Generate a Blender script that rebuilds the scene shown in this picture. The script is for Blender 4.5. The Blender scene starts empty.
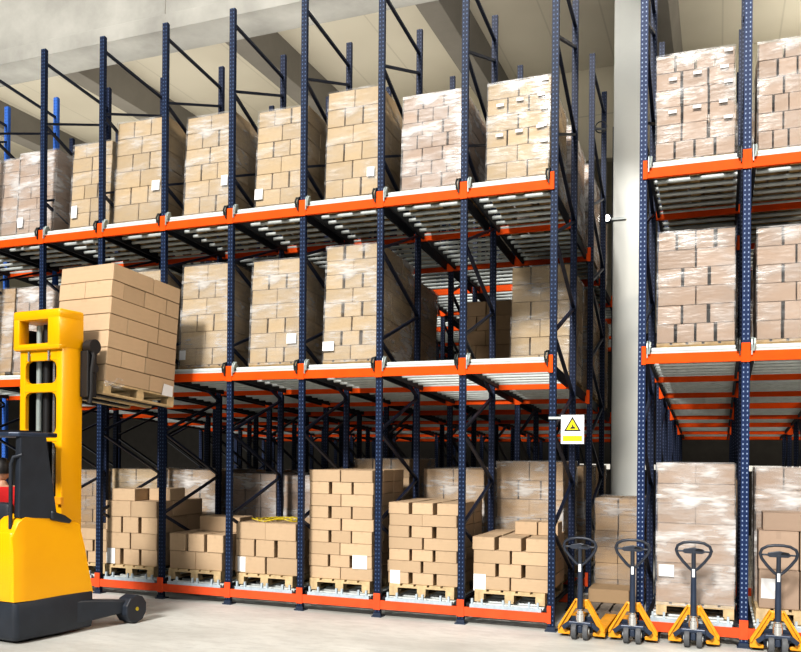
import bpy, bmesh, math, random
from math import sin, cos, pi, radians, atan
from mathutils import Vector, Matrix
random.seed(7)
SC = bpy.context.scene
COL = SC.collection

# ------------------------------------------------------------------ camera
F, YAW, ROLL, SY, H = 828.1, .3664, .008, 127.32, 2.0
RV = Vector((cos(YAW), sin(YAW), 0)); DV = Vector((-sin(YAW), cos(YAW), 0)); ZV = Vector((0, 0, 1))
camd = bpy.data.cameras.new('camera'); cam = bpy.data.objects.new('camera', camd); COL.objects.link(cam)
rx = cos(ROLL) * RV + sin(ROLL) * ZV; uy = cos(ROLL) * ZV - sin(ROLL) * RV; bz = -DV
m = Matrix((rx, uy, bz)).transposed().to_4x4(); m.translation = Vector((0, 0, H))
cam.matrix_world = m
camd.sensor_fit = 'HORIZONTAL'; camd.sensor_width = 36; camd.lens = F * 36 / 801; camd.shift_y = SY / 801
camd.clip_end = 200
SC.camera = cam

def ray(px, py):
    u = px - 400.5; v = py - 326 - SY
    c, s = cos(ROLL), sin(ROLL)
    u, v = c * u + s * v, -s * u + c * v
    return DV * F + RV * u - ZV * v
def atY(px, py, Y):
    R = ray(px, py); t = Y / R.y
    return Vector((R.x * t, Y, H + R.z * t))
def atZ(px, py, Z):
    R = ray(px, py); t = (Z - H) / R.z
    return Vector((R.x * t, R.y * t, Z))
def proj(p):
    a = RV.dot(p); b = DV.dot(p)
    if b < .1: return (-9999, -9999, .1)
    u = F * a / b; v = -F * (p[2] - H) / b
    return (400.5 + cos(ROLL) * u - sin(ROLL) * v, 326 + SY + sin(ROLL) * u + cos(ROLL) * v, b)

# ------------------------------------------------------------------ materials
def newmat(name):
    mt = bpy.data.materials.new(name); mt.use_nodes = True
    nt = mt.node_tree; nt.nodes.clear()
    out = nt.nodes.new('ShaderNodeOutputMaterial')
    b = nt.nodes.new('ShaderNodeBsdfPrincipled'); nt.links.new(b.outputs[0], out.inputs[0])
    return mt, nt, b, out
def N(nt, t, **kw):
    n = nt.nodes.new(t)
    for k, v in kw.items(): setattr(n, k, v)
    return n
def mathn(nt, op, a, b=None, c=None):
    n = nt.nodes.new('ShaderNodeMath'); n.operation = op
    for i, x in enumerate((a, b, c)):
        if x is None: continue
        if isinstance(x, (int, float)): n.inputs[i].default_value = x
        else: nt.links.new(x, n.inputs[i])
    return n.outputs[0]
def mixc(nt, fac, a, b):
    n = nt.nodes.new('ShaderNodeMix'); n.data_type = 'RGBA'
    for i, x in ((0, fac), (6, a), (7, b)):
        if isinstance(x, (int, float)): n.inputs[i].default_value = x
        elif isinstance(x, tuple): n.inputs[i].default_value = (x[0], x[1], x[2], 1)
        else: nt.links.new(x, n.inputs[i])
    return n.outputs[2]
def noise(nt, scale, detail=3, coord='Object', vscale=None, rough=.5):
    tc = N(nt, 'ShaderNodeTexCoord'); src = tc.outputs[coord]
    if vscale:
        mp = N(nt, 'ShaderNodeMapping'); mp.inputs['Scale'].default_value = vscale
        nt.links.new(src, mp.inputs[0]); src = mp.outputs[0]
    n = N(nt, 'ShaderNodeTexNoise'); n.inputs['Scale'].default_value = scale
    n.inputs['Detail'].default_value = detail; n.inputs['Roughness'].default_value = rough
    nt.links.new(src, n.inputs['Vector']); return n.outputs['Fac']
def ramp(nt, fac, stops):
    r = N(nt, 'ShaderNodeValToRGB'); e = r.color_ramp.elements
    while len(e) < len(stops): e.new(.5)
    for el, (p, c) in zip(e, stops):
        el.position = p; el.color = (c[0], c[1], c[2], 1) if isinstance(c, tuple) else (c, c, c, 1)
    nt.links.new(fac, r.inputs[0]); return r.outputs[0]
def bump(nt, b, fac, strength=.2, dist=.02):
    n = N(nt, 'ShaderNodeBump'); n.inputs['Strength'].default_value = strength; n.inputs['Distance'].default_value = dist
    nt.links.new(fac, n.inputs['Height']); nt.links.new(n.outputs[0], b.inputs['Normal'])
def simple(name, col, rough=.5, metal=0, var=.12, nscale=6, spec=.5):
    mt, nt, b, out = newmat(name)
    f = noise(nt, nscale, 4)
    d = tuple(c * (1 - var) for c in col); l = tuple(min(1, c * (1 + var)) for c in col)
    nt.links.new(ramp(nt, f, ((.3, d), (.7, l))), b.inputs['Base Color'])
    b.inputs['Roughness'].default_value = rough; b.inputs['Metallic'].default_value = metal; b.inputs['Specular IOR Level'].default_value = spec
    return mt

def cardboard(name, col, var=.16):
    mt, nt, b, out = newmat(name)
    oi = N(nt, 'ShaderNodeObjectInfo')
    f = noise(nt, 5, 4, 'Generated')
    base = mixc(nt, oi.outputs['Random'], tuple(c * (1 - var) for c in col), tuple(c * (1 + var * .7) for c in col))
    g = mixc(nt, mathn(nt, 'MULTIPLY', f, .45), base, tuple(c * .72 for c in col))
    # lengthwise tape seam across the lid and down both ends
    tc = N(nt, 'ShaderNodeTexCoord'); sx = N(nt, 'ShaderNodeSeparateXYZ'); nt.links.new(tc.outputs['Generated'], sx.inputs[0])
    band = mathn(nt, 'LESS_THAN', mathn(nt, 'ABSOLUTE', mathn(nt, 'SUBTRACT', sx.outputs[0], .5)), .06)
    top = mathn(nt, 'GREATER_THAN', sx.outputs[2], .8)
    g2 = mixc(nt, mathn(nt, 'MULTIPLY', mathn(nt, 'MULTIPLY', band, top), .25), g, tuple(c * .7 for c in col))
    # darker top and bottom rims so neighbouring cartons read apart
    ez = mathn(nt, 'GREATER_THAN', mathn(nt, 'ABSOLUTE', mathn(nt, 'SUBTRACT', sx.outputs[2], .5)), .465)
    g3 = mixc(nt, mathn(nt, 'MULTIPLY', ez, .22), g2, tuple(c * .45 for c in col))
    nt.links.new(g3, b.inputs['Base Color']); b.inputs['Roughness'].default_value = .75
    return mt

def film(name, amount, tint=(.9, .9, .9), seed=0.):
    mt, nt, b, out = newmat(name)
    b.inputs['Base Color'].default_value = (*tint, 1); b.inputs['Roughness'].default_value = .22
    b.inputs['Specular IOR Level'].default_value = .8
    tr = N(nt, 'ShaderNodeBsdfTransparent'); mx = N(nt, 'ShaderNodeMixShader')
    f1 = noise(nt, 1.4, 3, 'Object', (1.0, 1.0, 2.2), .5)
    f2 = noise(nt, 8, 3, 'Object', (.5, .5, 2.6), .55)
    s = mathn(nt, 'ADD', mathn(nt, 'MULTIPLY', f1, .72), mathn(nt, 'MULTIPLY', f2, .28))
    a = ramp(nt, s, ((.42, .02 + .08 * amount), (.52, .06 + .34 * amount), (.61, min(.92, .25 + .85 * amount))))
    nt.links.new(a, mx.inputs[0]); nt.links.new(tr.outputs[0], mx.inputs[1]); nt.links.new(b.outputs[0], mx.inputs[2])
    nt.links.new(mx.outputs[0], out.inputs[0])
    bump(nt, b, f2, .6, .02)
    return mt

def upright_mat(name, col, dot):
    mt, nt, b, out = newmat(name)
    tc = N(nt, 'ShaderNodeTexCoord'); sx = N(nt, 'ShaderNodeSeparateXYZ'); nt.links.new(tc.outputs['Object'], sx.inputs[0])
    zf = mathn(nt, 'FRACT', mathn(nt, 'MULTIPLY', sx.outputs[2], 20.0))
    zr = mathn(nt, 'LESS_THAN', mathn(nt, 'ABSOLUTE', mathn(nt, 'SUBTRACT', zf, .5)), .18)
    xa = mathn(nt, 'LESS_THAN', mathn(nt, 'ABSOLUTE', mathn(nt, 'SUBTRACT', mathn(nt, 'ABSOLUTE', sx.outputs[0]), .02)), .0062)
    ya = mathn(nt, 'LESS_THAN', mathn(nt, 'ABSOLUTE', mathn(nt, 'SUBTRACT', sx.outputs[1], .045)), .009)
    ge = N(nt, 'ShaderNodeNewGeometry'); sn = N(nt, 'ShaderNodeSeparateXYZ'); nt.links.new(ge.outputs['Normal'], sn.inputs[0])
    front = mathn(nt, 'GREATER_THAN', mathn(nt, 'ABSOLUTE', sn.outputs[1]), .7)
    side = mathn(nt, 'SUBTRACT', 1.0, front)
    d = mathn(nt, 'MULTIPLY', zr, mathn(nt, 'ADD', mathn(nt, 'MULTIPLY', xa, front), mathn(nt, 'MULTIPLY', ya, side)))
    f = noise(nt, 3, 3)
    base = mixc(nt, f, tuple(c * .8 for c in col), tuple(c * 1.2 for c in col))
    nt.links.new(mixc(nt, d, base, dot), b.inputs['Base Color'])
    b.inputs['Roughness'].default_value = .5; b.inputs['Specular IOR Level'].default_value = .25
    return mt

def concrete(name, col, scale=1.2, rough=.7, stain=.25, bmp=.08, spec=.3):
    mt, nt, b, out = newmat(name)
    f = noise(nt, scale, 6, 'Object', None, .6); f2 = noise(nt, scale * 9, 4)
    c1 = ramp(nt, f, ((.3, tuple(c * (1 - stain) for c in col)), (.65, col)))
    c2 = mixc(nt, mathn(nt, 'MULTIPLY', f2, .3), c1, tuple(c * .8 for c in col))
    nt.links.new(c2, b.inputs['Base Color']); b.inputs['Roughness'].default_value = rough
    b.inputs['Specular IOR Level'].default_value = spec
    bump(nt, b, f2, bmp, .01)
    return mt

M = {}
M['card'] = cardboard('kraft_cardboard', (.50, .37, .22))
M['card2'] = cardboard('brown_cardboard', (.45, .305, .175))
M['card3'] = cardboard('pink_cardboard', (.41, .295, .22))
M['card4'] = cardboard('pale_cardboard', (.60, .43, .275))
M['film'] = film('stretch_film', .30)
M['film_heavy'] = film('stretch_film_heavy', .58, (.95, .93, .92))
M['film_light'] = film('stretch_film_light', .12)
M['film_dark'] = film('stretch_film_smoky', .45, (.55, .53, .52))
M['navy'] = upright_mat('navy_painted_steel', (.005, .014, .043), (.075, .12, .23))
M['navy_right'] = upright_mat('mid_navy_painted_steel', (.009, .025, .085), (.24, .31, .46))
M['navy_dark'] = upright_mat('dark_navy_painted_steel', (.007, .014, .04), (.07, .09, .16))
M['navy_lit'] = upright_mat('lit_navy_steel', (.05, .16, .55), (.02, .05, .2))  # navy uprights catching light, the light painted in as brighter blue
M['navy_plain'] = simple('navy_brace_steel', (.007, .014, .038), .45)
M['navy_lit_plain'] = simple('lit_navy_brace_steel', (.04, .13, .45), .45)  # braces of the same frames, caught light painted into the blue
M['orange'] = simple('orange_painted_steel', (.80, .092, .002), .6, 0, .08, 6, .2)
M['orange_base'] = simple('red_orange_floor_beam', (.74, .10, .03), .6, 0, .1, 6, .2)
M['galv'] = simple('galvanised_steel', (.58, .62, .61), .35, .05, .08, 12)
M['galv_front'] = simple('pale_galvanised_front_roller', (.62, .66, .65), .4, 0, .05, 6)
M['galv_base'] = simple('galvanised_floor_track', (.46, .54, .60), .5, .1, .1, 20)
M['rail'] = simple('dark_lane_rail', (.012, .015, .022), .6)
M['guide'] = simple('galvanised_pallet_guide', (.42, .48, .47), .4, .3)
M['guide_dark'] = simple('black_pallet_guide', (.02, .025, .025), .5)
M['wood'] = simple('pale_pallet_wood', (.62, .46, .26), .8, 0, .25, 9)
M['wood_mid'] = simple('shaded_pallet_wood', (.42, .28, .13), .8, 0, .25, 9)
M['wood_grey'] = simple('grey_pallet_wood', (.20, .17, .14), .85, 0, .25, 9)
M['paper'] = simple('white_paper', (.88, .88, .88), .7, 0, .03)
M['yellow'] = simple('yellow_truck_paint', (1.0, .465, .0), .32, 0, .04, 2)
M['jack'] = simple('jack_yellow_paint', (.85, .36, .015), .45, 0, .12, 9)
M['charcoal'] = simple('charcoal_plastic', (.02, .026, .038), .45, 0, .15)
M['slate'] = simple('slate_blue_steel', (.03, .045, .08), .38, .2, .15)
M['handle'] = simple('grey_handle_rubber', (.028, .035, .052), .4, 0, .2)
M['black'] = simple('black_rubber', (.012, .012, .014), .55)
M['wheel'] = simple('grey_wheel_rubber', (.10, .105, .115), .6)
M['chrome'] = simple('chrome', (.7, .7, .7), .2, .9, .05)
M['skin'] = simple('skin', (.55, .30, .20), .5, 0, .06)
M['red'] = simple('red_shirt_cloth', (.62, .012, .015), .8, 0, .15)
M['hair'] = simple('dark_hair', (.012, .01, .01), .6)
M['trouser'] = simple('dark_trousers', (.02, .025, .04), .8)
M['signwhite'] = simple('sign_white', (.85, .86, .88), .5, 0, .02)
M['signyellow'] = simple('sign_yellow', (.92, .72, .0), .5, 0, .02)
M['signblack'] = simple('sign_black', (.01, .01, .012), .5, 0, .02)
M['strap'] = simple('yellow_strapping', (.55, .42, .02), .4, 0, .3, 30)
M['beamcon'] = concrete('precast_beam_concrete', (.46, .45, .41), .9, .85, .42, .3)
M['ribcon'] = concrete('roof_rib_concrete', (.27, .25, .22), .6, .9, .25, .1)
M['column'] = concrete('painted_column', (.80, .81, .77), .35, .7, .10, .03)

def ceiling_mat():
    mt, nt, b, out = newmat('roof_panels')
    tc = N(nt, 'ShaderNodeTexCoord'); sx = N(nt, 'ShaderNodeSeparateXYZ'); nt.links.new(tc.outputs['Object'], sx.inputs[0])
    fr = mathn(nt, 'FRACT', mathn(nt, 'MULTIPLY', sx.outputs[0], 1.0))
    seam = mathn(nt, 'LESS_THAN', fr, .03)
    f = noise(nt, .4, 3)
    base = ramp(nt, f, ((.3, (.60, .55, .45)), (.7, (.70, .65, .54))))
    nt.links.new(mixc(nt, mathn(nt, 'MULTIPLY', seam, .35), base, (.4, .37, .3)), b.inputs['Base Color'])
    b.inputs['Roughness'].default_value = .6
    return mt
M['ceiling'] = ceiling_mat()
def wall_mat():
    mt, nt, b, out = newmat('cream_wall_panels')
    tc = N(nt, 'ShaderNodeTexCoord'); sx = N(nt, 'ShaderNodeSeparateXYZ'); nt.links.new(tc.outputs['Object'], sx.inputs[0])
    fr = mathn(nt, 'FRACT', mathn(nt, 'MULTIPLY', sx.outputs[2], .9))
    seam = mathn(nt, 'LESS_THAN', fr, .02)
    f = noise(nt, .5, 3)
    base = ramp(nt, f, ((.3, (.66, .60, .46)), (.7, (.76, .70, .56))))
    nt.links.new(mixc(nt, mathn(nt, 'MULTIPLY', seam, .4), base, (.35, .32, .26)), b.inputs['Base Color'])
    b.inputs['Roughness'].default_value = .6
    return mt
M['wall'] = wall_mat()
def floor_mat():
    mt, nt, b, out = newmat('polished_concrete_floor')
    f = noise(nt, .55, 6, 'Object', (1, 1.6, 1), .6); f2 = noise(nt, 4, 5, 'Object', (1, 2.2, 1), .65); f3 = noise(nt, 60, 2)
    c1 = ramp(nt, f, ((.3, (.49, .49, .46)), (.62, (.71, .715, .68))))
    c2 = mixc(nt, ramp(nt, f2, ((.45, 0.), (.7, .5))), c1, (.46, .45, .42))
    c3 = mixc(nt, mathn(nt, 'MULTIPLY', f3, .12), c2, (.3, .29, .26))
    nt.links.new(c3, b.inputs['Base Color'])
    nt.links.new(ramp(nt, f2, ((.3, .38), (.7, .6))), b.inputs['Roughness'])
    bump(nt, b, f3, .03, .005)
    return mt
M['floor'] = floor_mat()
def emis(name, col, s):
    mt, nt, b, out = newmat(name)
    b.inputs['Base Color'].default_value = (*col, 1); b.inputs['Emission Color'].default_value = (*col, 1); b.inputs['Emission Strength'].default_value = s
    return mt
M['slit_glow'] = emis('bright_slit_glow', (1, .95, .84), .8)  # glow standing in for bright slits at the far end
M['wall_shade'] = simple('shaded_lower_wall', (.05, .045, .04), .8)  # dark colour stands in for shade deep behind the racks
M['lamp'] = emis('lamp_glow', (1, .97, .9), 9)

# ------------------------------------------------------------------ mesh builder
class MB:
    def __init__(s): s.v = []; s.f = []
    def add(s, vs, fs):
        o = len(s.v); s.v += [tuple(x) for x in vs]; s.f += [tuple(o + i for i in f) for f in fs]; return s
    def box(s, x0, x1, y0, y1, z0, z1, mat=None):
        vs = [(x, y, z) for z in (z0, z1) for y in (y0, y1) for x in (x0, x1)]
        if mat: vs = [mat @ Vector(v) for v in vs]
        return s.add(vs, [(0, 2, 3, 1), (4, 5, 7, 6), (0, 1, 5, 4), (2, 6, 7, 3), (0, 4, 6, 2), (1, 3, 7, 5)])
    def prism(s, pts, a, b, axis='z'):
        n = len(pts)
        def P(p, t): return {'z': (p[0], p[1], t), 'x': (t, p[0], p[1]), 'y': (p[0], t, p[1])}[axis]
        vs = [P(p, a) for p in pts] + [P(p, b) for p in pts]
        fs = [tuple(range(n))[::-1], tuple(range(n, 2 * n))] + [(i, (i + 1) % n, n + (i + 1) % n, n + i) for i in range(n)]
        return s.add(vs, fs)
    def bar(s, p, q, w, h, up=(0, 0, 1)):
        p = Vector(p); q = Vector(q); d = (q - p).normalized(); u = Vector(up)
        x = d.cross(u)
        if x.length < 1e-4: x = d.cross(Vector((1, 0, 0)))
        x.normalize(); y = x.cross(d)
        vs = [c + x * (sx * w / 2) + y * (sy * h / 2) for c in (p, q) for sx, sy in ((-1, -1), (1, -1), (1, 1), (-1, 1))]
        return s.add(vs, [(0, 1, 2, 3), (7, 6, 5, 4)] + [(i, i + 4, (i + 1) % 4 + 4, (i + 1) % 4) for i in range(4)])
    def cyl(s, p, q, r, n=12, r2=None):
        p = Vector(p); q = Vector(q); d = (q - p).normalized(); r2 = r if r2 is None else r2
        x = d.orthogonal().normalized(); y = d.cross(x)
        vs = [c + (x * cos(2 * pi * i / n) + y * sin(2 * pi * i / n)) * rr for c, rr in ((p, r), (q, r2)) for i in range(n)]
        return s.add(vs, [tuple(range(n))[::-1], tuple(range(n, 2 * n))] + [(i, (i + 1) % n, n + (i + 1) % n, n + i) for i in range(n)])
    def tube(s, path, r, n=8, closed=False):
        P = [Vector(p) for p in path]; k = len(P); o = len(s.v)
        rr = r if isinstance(r, (list, tuple)) else [r] * k
        prev = None
        for i, p in enumerate(P):
            a = P[(i - 1) % k] if (closed or i > 0) else p
            b = P[(i + 1) % k] if (closed or i < k - 1) else p
            t = (b - a).normalized()
            x = t.orthogonal().normalized() if prev is None else (prev - t * prev.dot(t)).normalized()
            prev = x; y = t.cross(x)
            for j in range(n):
                s.v.append(tuple(p + (x * cos(2 * pi * j / n) + y * sin(2 * pi * j / n)) * rr[i]))
        for i in range(k if closed else k - 1):
            for j in range(n):
                a, b = o + i * n, o + ((i + 1) % k) * n
                s.f.append((a + j, a + (j + 1) % n, b + (j + 1) % n, b + j))
        if not closed:
            s.f.append(tuple(range(o, o + n))[::-1]); s.f.append(tuple(range(o + (k - 1) * n, o + k * n)))
        return s
    def sphere(s, c, r, n=14, m_=9, sc=(1, 1, 1)):
        c = Vector(c); o = len(s.v)
        for i in range(m_ + 1):
            th = pi * i / m_
            for j in range(n):
                ph = 2 * pi * j / n
                s.v.append((c.x + r * sc[0] * sin(th) * cos(ph), c.y + r * sc[1] * sin(th) * sin(ph), c.z + r * sc[2] * cos(th)))
        for i in range(m_):
            for j in range(n):
                s.f.append((o + i * n + j, o + (i + 1) * n + j, o + (i + 1) * n + (j + 1) % n, o + i * n + (j + 1) % n))
        return s
    def mesh(s, name, mat, bevel=0, smooth=False, seg=2):
        me = bpy.data.meshes.new(name); me.from_pydata(s.v, [], s.f)
        bm = bmesh.new(); bm.from_mesh(me)
        bmesh.ops.remove_doubles(bm, verts=bm.verts, dist=1e-5)
        if bevel:
            es = [e for e in bm.edges if len(e.link_faces) == 2 and e.calc_face_angle(0) > .5]
            bmesh.ops.bevel(bm, geom=es, offset=bevel, segments=seg, affect='EDGES', profile=.5, clamp_overlap=True)
        bmesh.ops.recalc_face_normals(bm, faces=bm.faces)
        bm.to_mesh(me); bm.free()
        if smooth:
            for p in me.polygons: p.use_smooth = True
            try: me.set_sharp_from_angle(angle=radians(42))
            except Exception: pass
        me.materials.append(mat)
        return me
    def build(s, name, mat, parent=None, bevel=0, smooth=False, seg=2):
        return obj(name, s.mesh(name, mat, bevel, smooth, seg), parent)
def obj(name, me, parent=None, loc=None, scale=None, rot=None):
    o = bpy.data.objects.new(name, me); COL.objects.link(o)
    if parent: o.parent = parent
    if loc is not None: o.location = loc
    if scale is not None: o.scale = scale
    if rot is not None: o.rotation_euler = rot
    return o
def tag(o, label, cat, group=None):
    o['label'] = label; o['category'] = cat
    if group: o['group'] = group
    return o
def thing(name, label, cat, loc=(0, 0, 0), rot=(0, 0, 0), group=None):
    o = bpy.data.objects.new(name, None); o.empty_display_size = .1; COL.objects.link(o)
    o.location = loc; o.rotation_euler = rot
    return tag(o, label, cat, group)
def struct(name, mb, mat, bevel=0):
    o = mb.build(name, mat, None, bevel); o['kind'] = 'structure'; return o

# ------------------------------------------------------------------ rack dimensions
Y0 = 9.3477; BW = 1.0629; X7 = -1.7522; XR = -.7844; BR = 1.0448
Z2, Z1 = 5.007, 2.9377           # underside of the two orange beam levels at the face
SL = .065                         # lanes fall towards the back
ROWS = [0, 1.353, 2.86, 4.21, 5.72, 7.07, 8.58, 9.93]
ZT = 7.83
def colx(i): return X7 - (7 - i) * BW

# ------------------------------------------------------------------ the hall
struct('floor', MB().box(-26, 14, -8, 24, -.2, 0), M['floor'])
struct('ceiling', MB().box(-26, 14, 11.2, 24, 9.85, 10.05), M['ceiling'])
struct('wall_back', MB().box(-26, 14, 22.6, 22.9, 5.2, 10), M['wall'])
struct('trim_10', MB().box(-26, 14, 22.6, 22.9, 0, 1.62).box(-26, 14, 22.6, 22.9, 1.76, 5.2).box(-26, -4.7, 22.6, 22.9, 1.62, 1.76).box(2.5, 14, 22.6, 22.9, 1.62, 1.76), M['wall_shade'])   # lower rear wall, shade behind the racks put into its colour
struct('far_glow_1', MB().box(-4.7, 2.5, 22.62, 22.8, 1.62, 1.76), M['slit_glow'])  # added glowing strip for the light slits beyond the racks
struct('wall_left', MB().box(-26.2, -26, 2, 22.9, 0, 10), M['wall'])
o = struct('trim_1', MB().box(-26, 14, 17.1, 17.35, 8.0, 9.85), M['wall'])          # upper wall over the back of the racks
b = MB().box(-26, 14, 11.05, 11.6, 8.95, 11.2)
b.box(-26, 14, 11.0, 11.68, 8.74, 9.0)
for xx in (-17.6, -11.9, -8.35, -5.2, -1.0): b.box(xx - .006, xx + .006, 11.035, 11.06, 9.0, 11.2)
struct('trim_2', b, M['beamcon'], .02)                                               # main precast beam
for i, x in enumerate((-15.4, -11.75, -8.05, -4.45, -1.0, 2.6)):
    b = MB().prism([(x - .2, 9.28), (x + .2, 9.28), (x + .30, 9.86), (x - .30, 9.86)], 11.7, 17.12, 'y')
    struct('trim_%d' % (i + 3), b, M['ribcon'], .01)
b = MB().box(-1.655, -1.225, 14.0, 14.45, 0, 9.86)
struct('trim_9', b, M['column'], .02)                                                # painted column in the gap

# ------------------------------------------------------------------ racks
def upright_mesh(mat, h, nm):
    w, dpt, t = .04, .07, .014
    pts = [(-w, 0), (w, 0), (w, dpt * .62), (w - .012, dpt * .72), (w - .012, dpt), (w - .03, dpt), (w - .03, t * 1.4), (-w + .03, t * 1.4), (-w + .03, dpt), (-w + .012, dpt), (-w + .012, dpt * .72), (-w, dpt * .62)]
    return MB().prism(pts, 0.012, h, 'z').mesh(nm, mat)
UM = {k: upright_mesh(M[k], ZT, 'upright') for k in ('navy', 'navy_dark', 'navy_lit', 'navy_right')}
FOOT = MB().box(-.065, .065, -.03, .10, 0, .014).box(-.05, .05, -.012, -.002, .01, .05).mesh('base_plate', M['slate'])
def in_frame(p, mrg=30):
    x, y, d = proj(p); return -mrg < x < 801 + mrg and -mrg < y < 652 + mrg
def split(cands, build_one, build_rest, cap=100):
    # cands: (point, data); nearest ones in the frame become parts of their own
    cands.sort(key=lambda c: (0 if in_frame(c[0]) else 1, (c[0] - Vector((0, 0, H))).length))
    for c in cands[:cap]: build_one(c[1])
    if cands[cap:]: build_rest([c[1] for c in cands[cap:]])

def make_rack(name, label, cx, nb, lit_cols):
    root = thing(name, label, 'pallet rack', (cx[0], Y0, 0))
    ox = cx[0]
    L = lambda x: x - ox
    # uprights with base plates
    for i, x in enumerate(cx):
        for r, yo in enumerate(ROWS):
            mk = 'navy_lit' if (name == 'pallet_rack' and i in lit_cols and r == 1) else ('navy' if r == 0 else 'navy_dark')
            if name == 'pallet_rack' and i in lit_cols and r == 0: mk = 'navy'
            if name != 'pallet_rack' or not lit_cols: mk = 'navy_right' if r == 0 else 'navy_dark'
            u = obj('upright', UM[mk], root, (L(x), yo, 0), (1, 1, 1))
            if r < 3: obj('base_plate', FOOT, u)
    # braces
    cands = []
    for i, x in enumerate(cx):
        for p in range(0, len(ROWS), 2):
            a, c = ROWS[p] + .06, ROWS[p + 1] + .01
            bl = name == 'pallet_rack' and i in lit_cols
            segs = [((a, 7.64), (c, 7.50))]
            z = 6.76
            while z > .5:
                segs.append(((a, z), (c, z + .47))); segs.append(((a, z - .03), (c, max(.15, z - .62)))); z -= 1.12
            for (ya, za), (yb, zb) in segs:
                cands.append((Vector((x, Y0 + (ya + yb) / 2, (za + zb) / 2)), (L(x), ya, za, yb, zb, bl)))
    def one(d):
        MB().bar((d[0], d[1], d[2]), (d[0], d[3], d[4]), .03, .04, (1, 0, 0)).build('brace', M['navy_lit_plain' if d[5] else 'navy_plain'], root)
    def rest(ds):
        b = MB()
        for d in ds: b.bar((d[0], d[1], d[2]), (d[0], d[3], d[4]), .03, .04, (1, 0, 0))
        b.build('brace', M['navy_plain'], root)['kind'] = 'stuff'
    split(cands, one, rest)
    # orange beams with their end connectors
    cands = []
    for i in range(nb):
        x0, x1 = cx[i] + .04, cx[i + 1] - .04
        for r, yo in enumerate(ROWS):
            for z in (Z2, Z1): cands.append((Vector(((x0 + x1) / 2, Y0 + yo, z)), (L(x0), L(x1), yo, z - SL * yo, r, False)))
            if r < 3: cands.append((Vector(((x0 + x1) / 2, Y0 + yo, .12)), (L(x0), L(x1), yo, .10 if r == 0 else .10, r, True)))
    def shape(b, d):
        x0, x1, y, z, r, base = d
        fr = -.012 if r % 2 == 0 else .02
        b.prism([(y + fr, z), (y + fr + .05, z), (y + fr + .05, z + .085), (y + fr + .035, z + .105), (y + fr, z + .105)], x0 - .01, x1 + .01, 'x')
    def one(d):
        b = MB(); shape(b, d); x0, x1, y, z, r, base = d
        mt = M['orange_base' if base else 'orange']
        bm_ = b.build('cross_beam', mt, root)
        if r % 2 == 0:
            for xa, xb in ((x0 - .042, x0 + .004), (x1 - .004, x1 + .042)):
                k = MB().box(xa, xb, y - .02, y - .001, z - .012, z + .19)
                s = xa if xa < x0 - .01 else xb
                k.build('beam_connector', mt, bm_, .003)
    def rest(ds):
        b = MB()
        for d in ds: shape(b, d)
        b.build('cross_beam', M['orange'], root)['kind'] = 'stuff'
    split(cands, one, rest)
    # lane rails
    ye = ROWS[-1] + .1
    for i in range(nb):
        for x in (cx[i] + .075, cx[i + 1] - .075):
            for z in (Z2, Z1):
                b = MB(); zz = z + .0
                b.add([(L(x) - .014, .04, zz + .02), (L(x) + .014, .04, zz + .02), (L(x) + .014, .04, zz + .15), (L(x) - .014, .04, zz + .15),
                       (L(x) - .014, ye, zz + .02 - SL * ye), (L(x) + .014, ye, zz + .02 - SL * ye), (L(x) + .014, ye, zz + .15 - SL * ye), (L(x) - .014, ye, zz + .15 - SL * ye)],
                      [(0, 1, 2, 3), (7, 6, 5, 4), (0, 4, 5, 1), (1, 5, 6, 2), (2, 6, 7, 3), (3, 7, 4, 0)])
                b.build('lane_rail', M['rail'], root)
            MB().box(L(x) - .02, L(x) + .02, .04, 4.2, .21, .245).build('floor_rail', M['rail'], root)
    # rollers
    cands = []
    for i in range(nb):
        for z in (Z2, Z1):
            y = .16
            while y < ROWS[-1]:
                cands.append((Vector(((cx[i] + cx[i + 1]) / 2, Y0 + y, z)), (L(cx[i]) + .088, L(cx[i + 1]) - .088, y, z + .085 - SL * y))); y += .205
        y = .16
        while y < 1.3:
            cands.append((Vector(((cx[i] + cx[i + 1]) / 2, Y0 + y + 3, .2)), (L(cx[i]) + .1, L(cx[i + 1]) - .1, y, .215))); y += .205
    def one(d): MB().cyl((d[0], d[2], d[3]), (d[1], d[2], d[3]), .024, 10).build('roller', M['galv'], root, 0, True)
    def rest(ds):
        b = MB()
        for d in ds: b.cyl((d[0], d[2], d[3]), (d[1], d[2], d[3]), .024, 8)
        b.build('roller', M['galv'], root, 0, True)['kind'] = 'stuff'
    split(cands, one, rest)
    # entry rollers, guides, floor tracks at the face
    for i in range(nb):
        x0, x1 = L(cx[i]), L(cx[i + 1])
        for z in (Z2, Z1):
            b = MB().cyl((x0 + .1, .035, z + .145), (x1 - .1, .035, z + .145), .03, 12)
            b.box(x0 + .06, x1 - .06, .0, .02, z + .098, z + .125)
            b.build('entry_roller', M['galv_front'], root, 0, True)
            for sx, x in ((1, x0), (-1, x1)):
                g = MB()
                pts = [(-.035, .06), (-.035, .17), (-.02, .22), (.02, .25), (.07, .24), (.20, .12), (.20, .06)]
                g.prism([(py, z + pz) for py, pz in pts], x + sx * .052, x + sx * .064, 'x')
                g.tube([(x + sx * .075, -.035, z + .1), (x + sx * .085, -.04, z + .17), (x + sx * .085, -.01, z + .225), (x + sx * .075, .05, z + .24)], .012, 6)
                g.build('pallet_guide', M['guide' if sx > 0 else 'guide_dark'] if name == 'pallet_rack' else M['guide'], root)
        t = MB().box(x0 + .11, x1 - .11, -.005, .03, .205, .245).box(x0 + .11, x1 - .11, .03, .075, .205, .215)
        t = t.build('floor_track', M['galv_base'], root)
        w = x1 - x0 - .22
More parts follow.
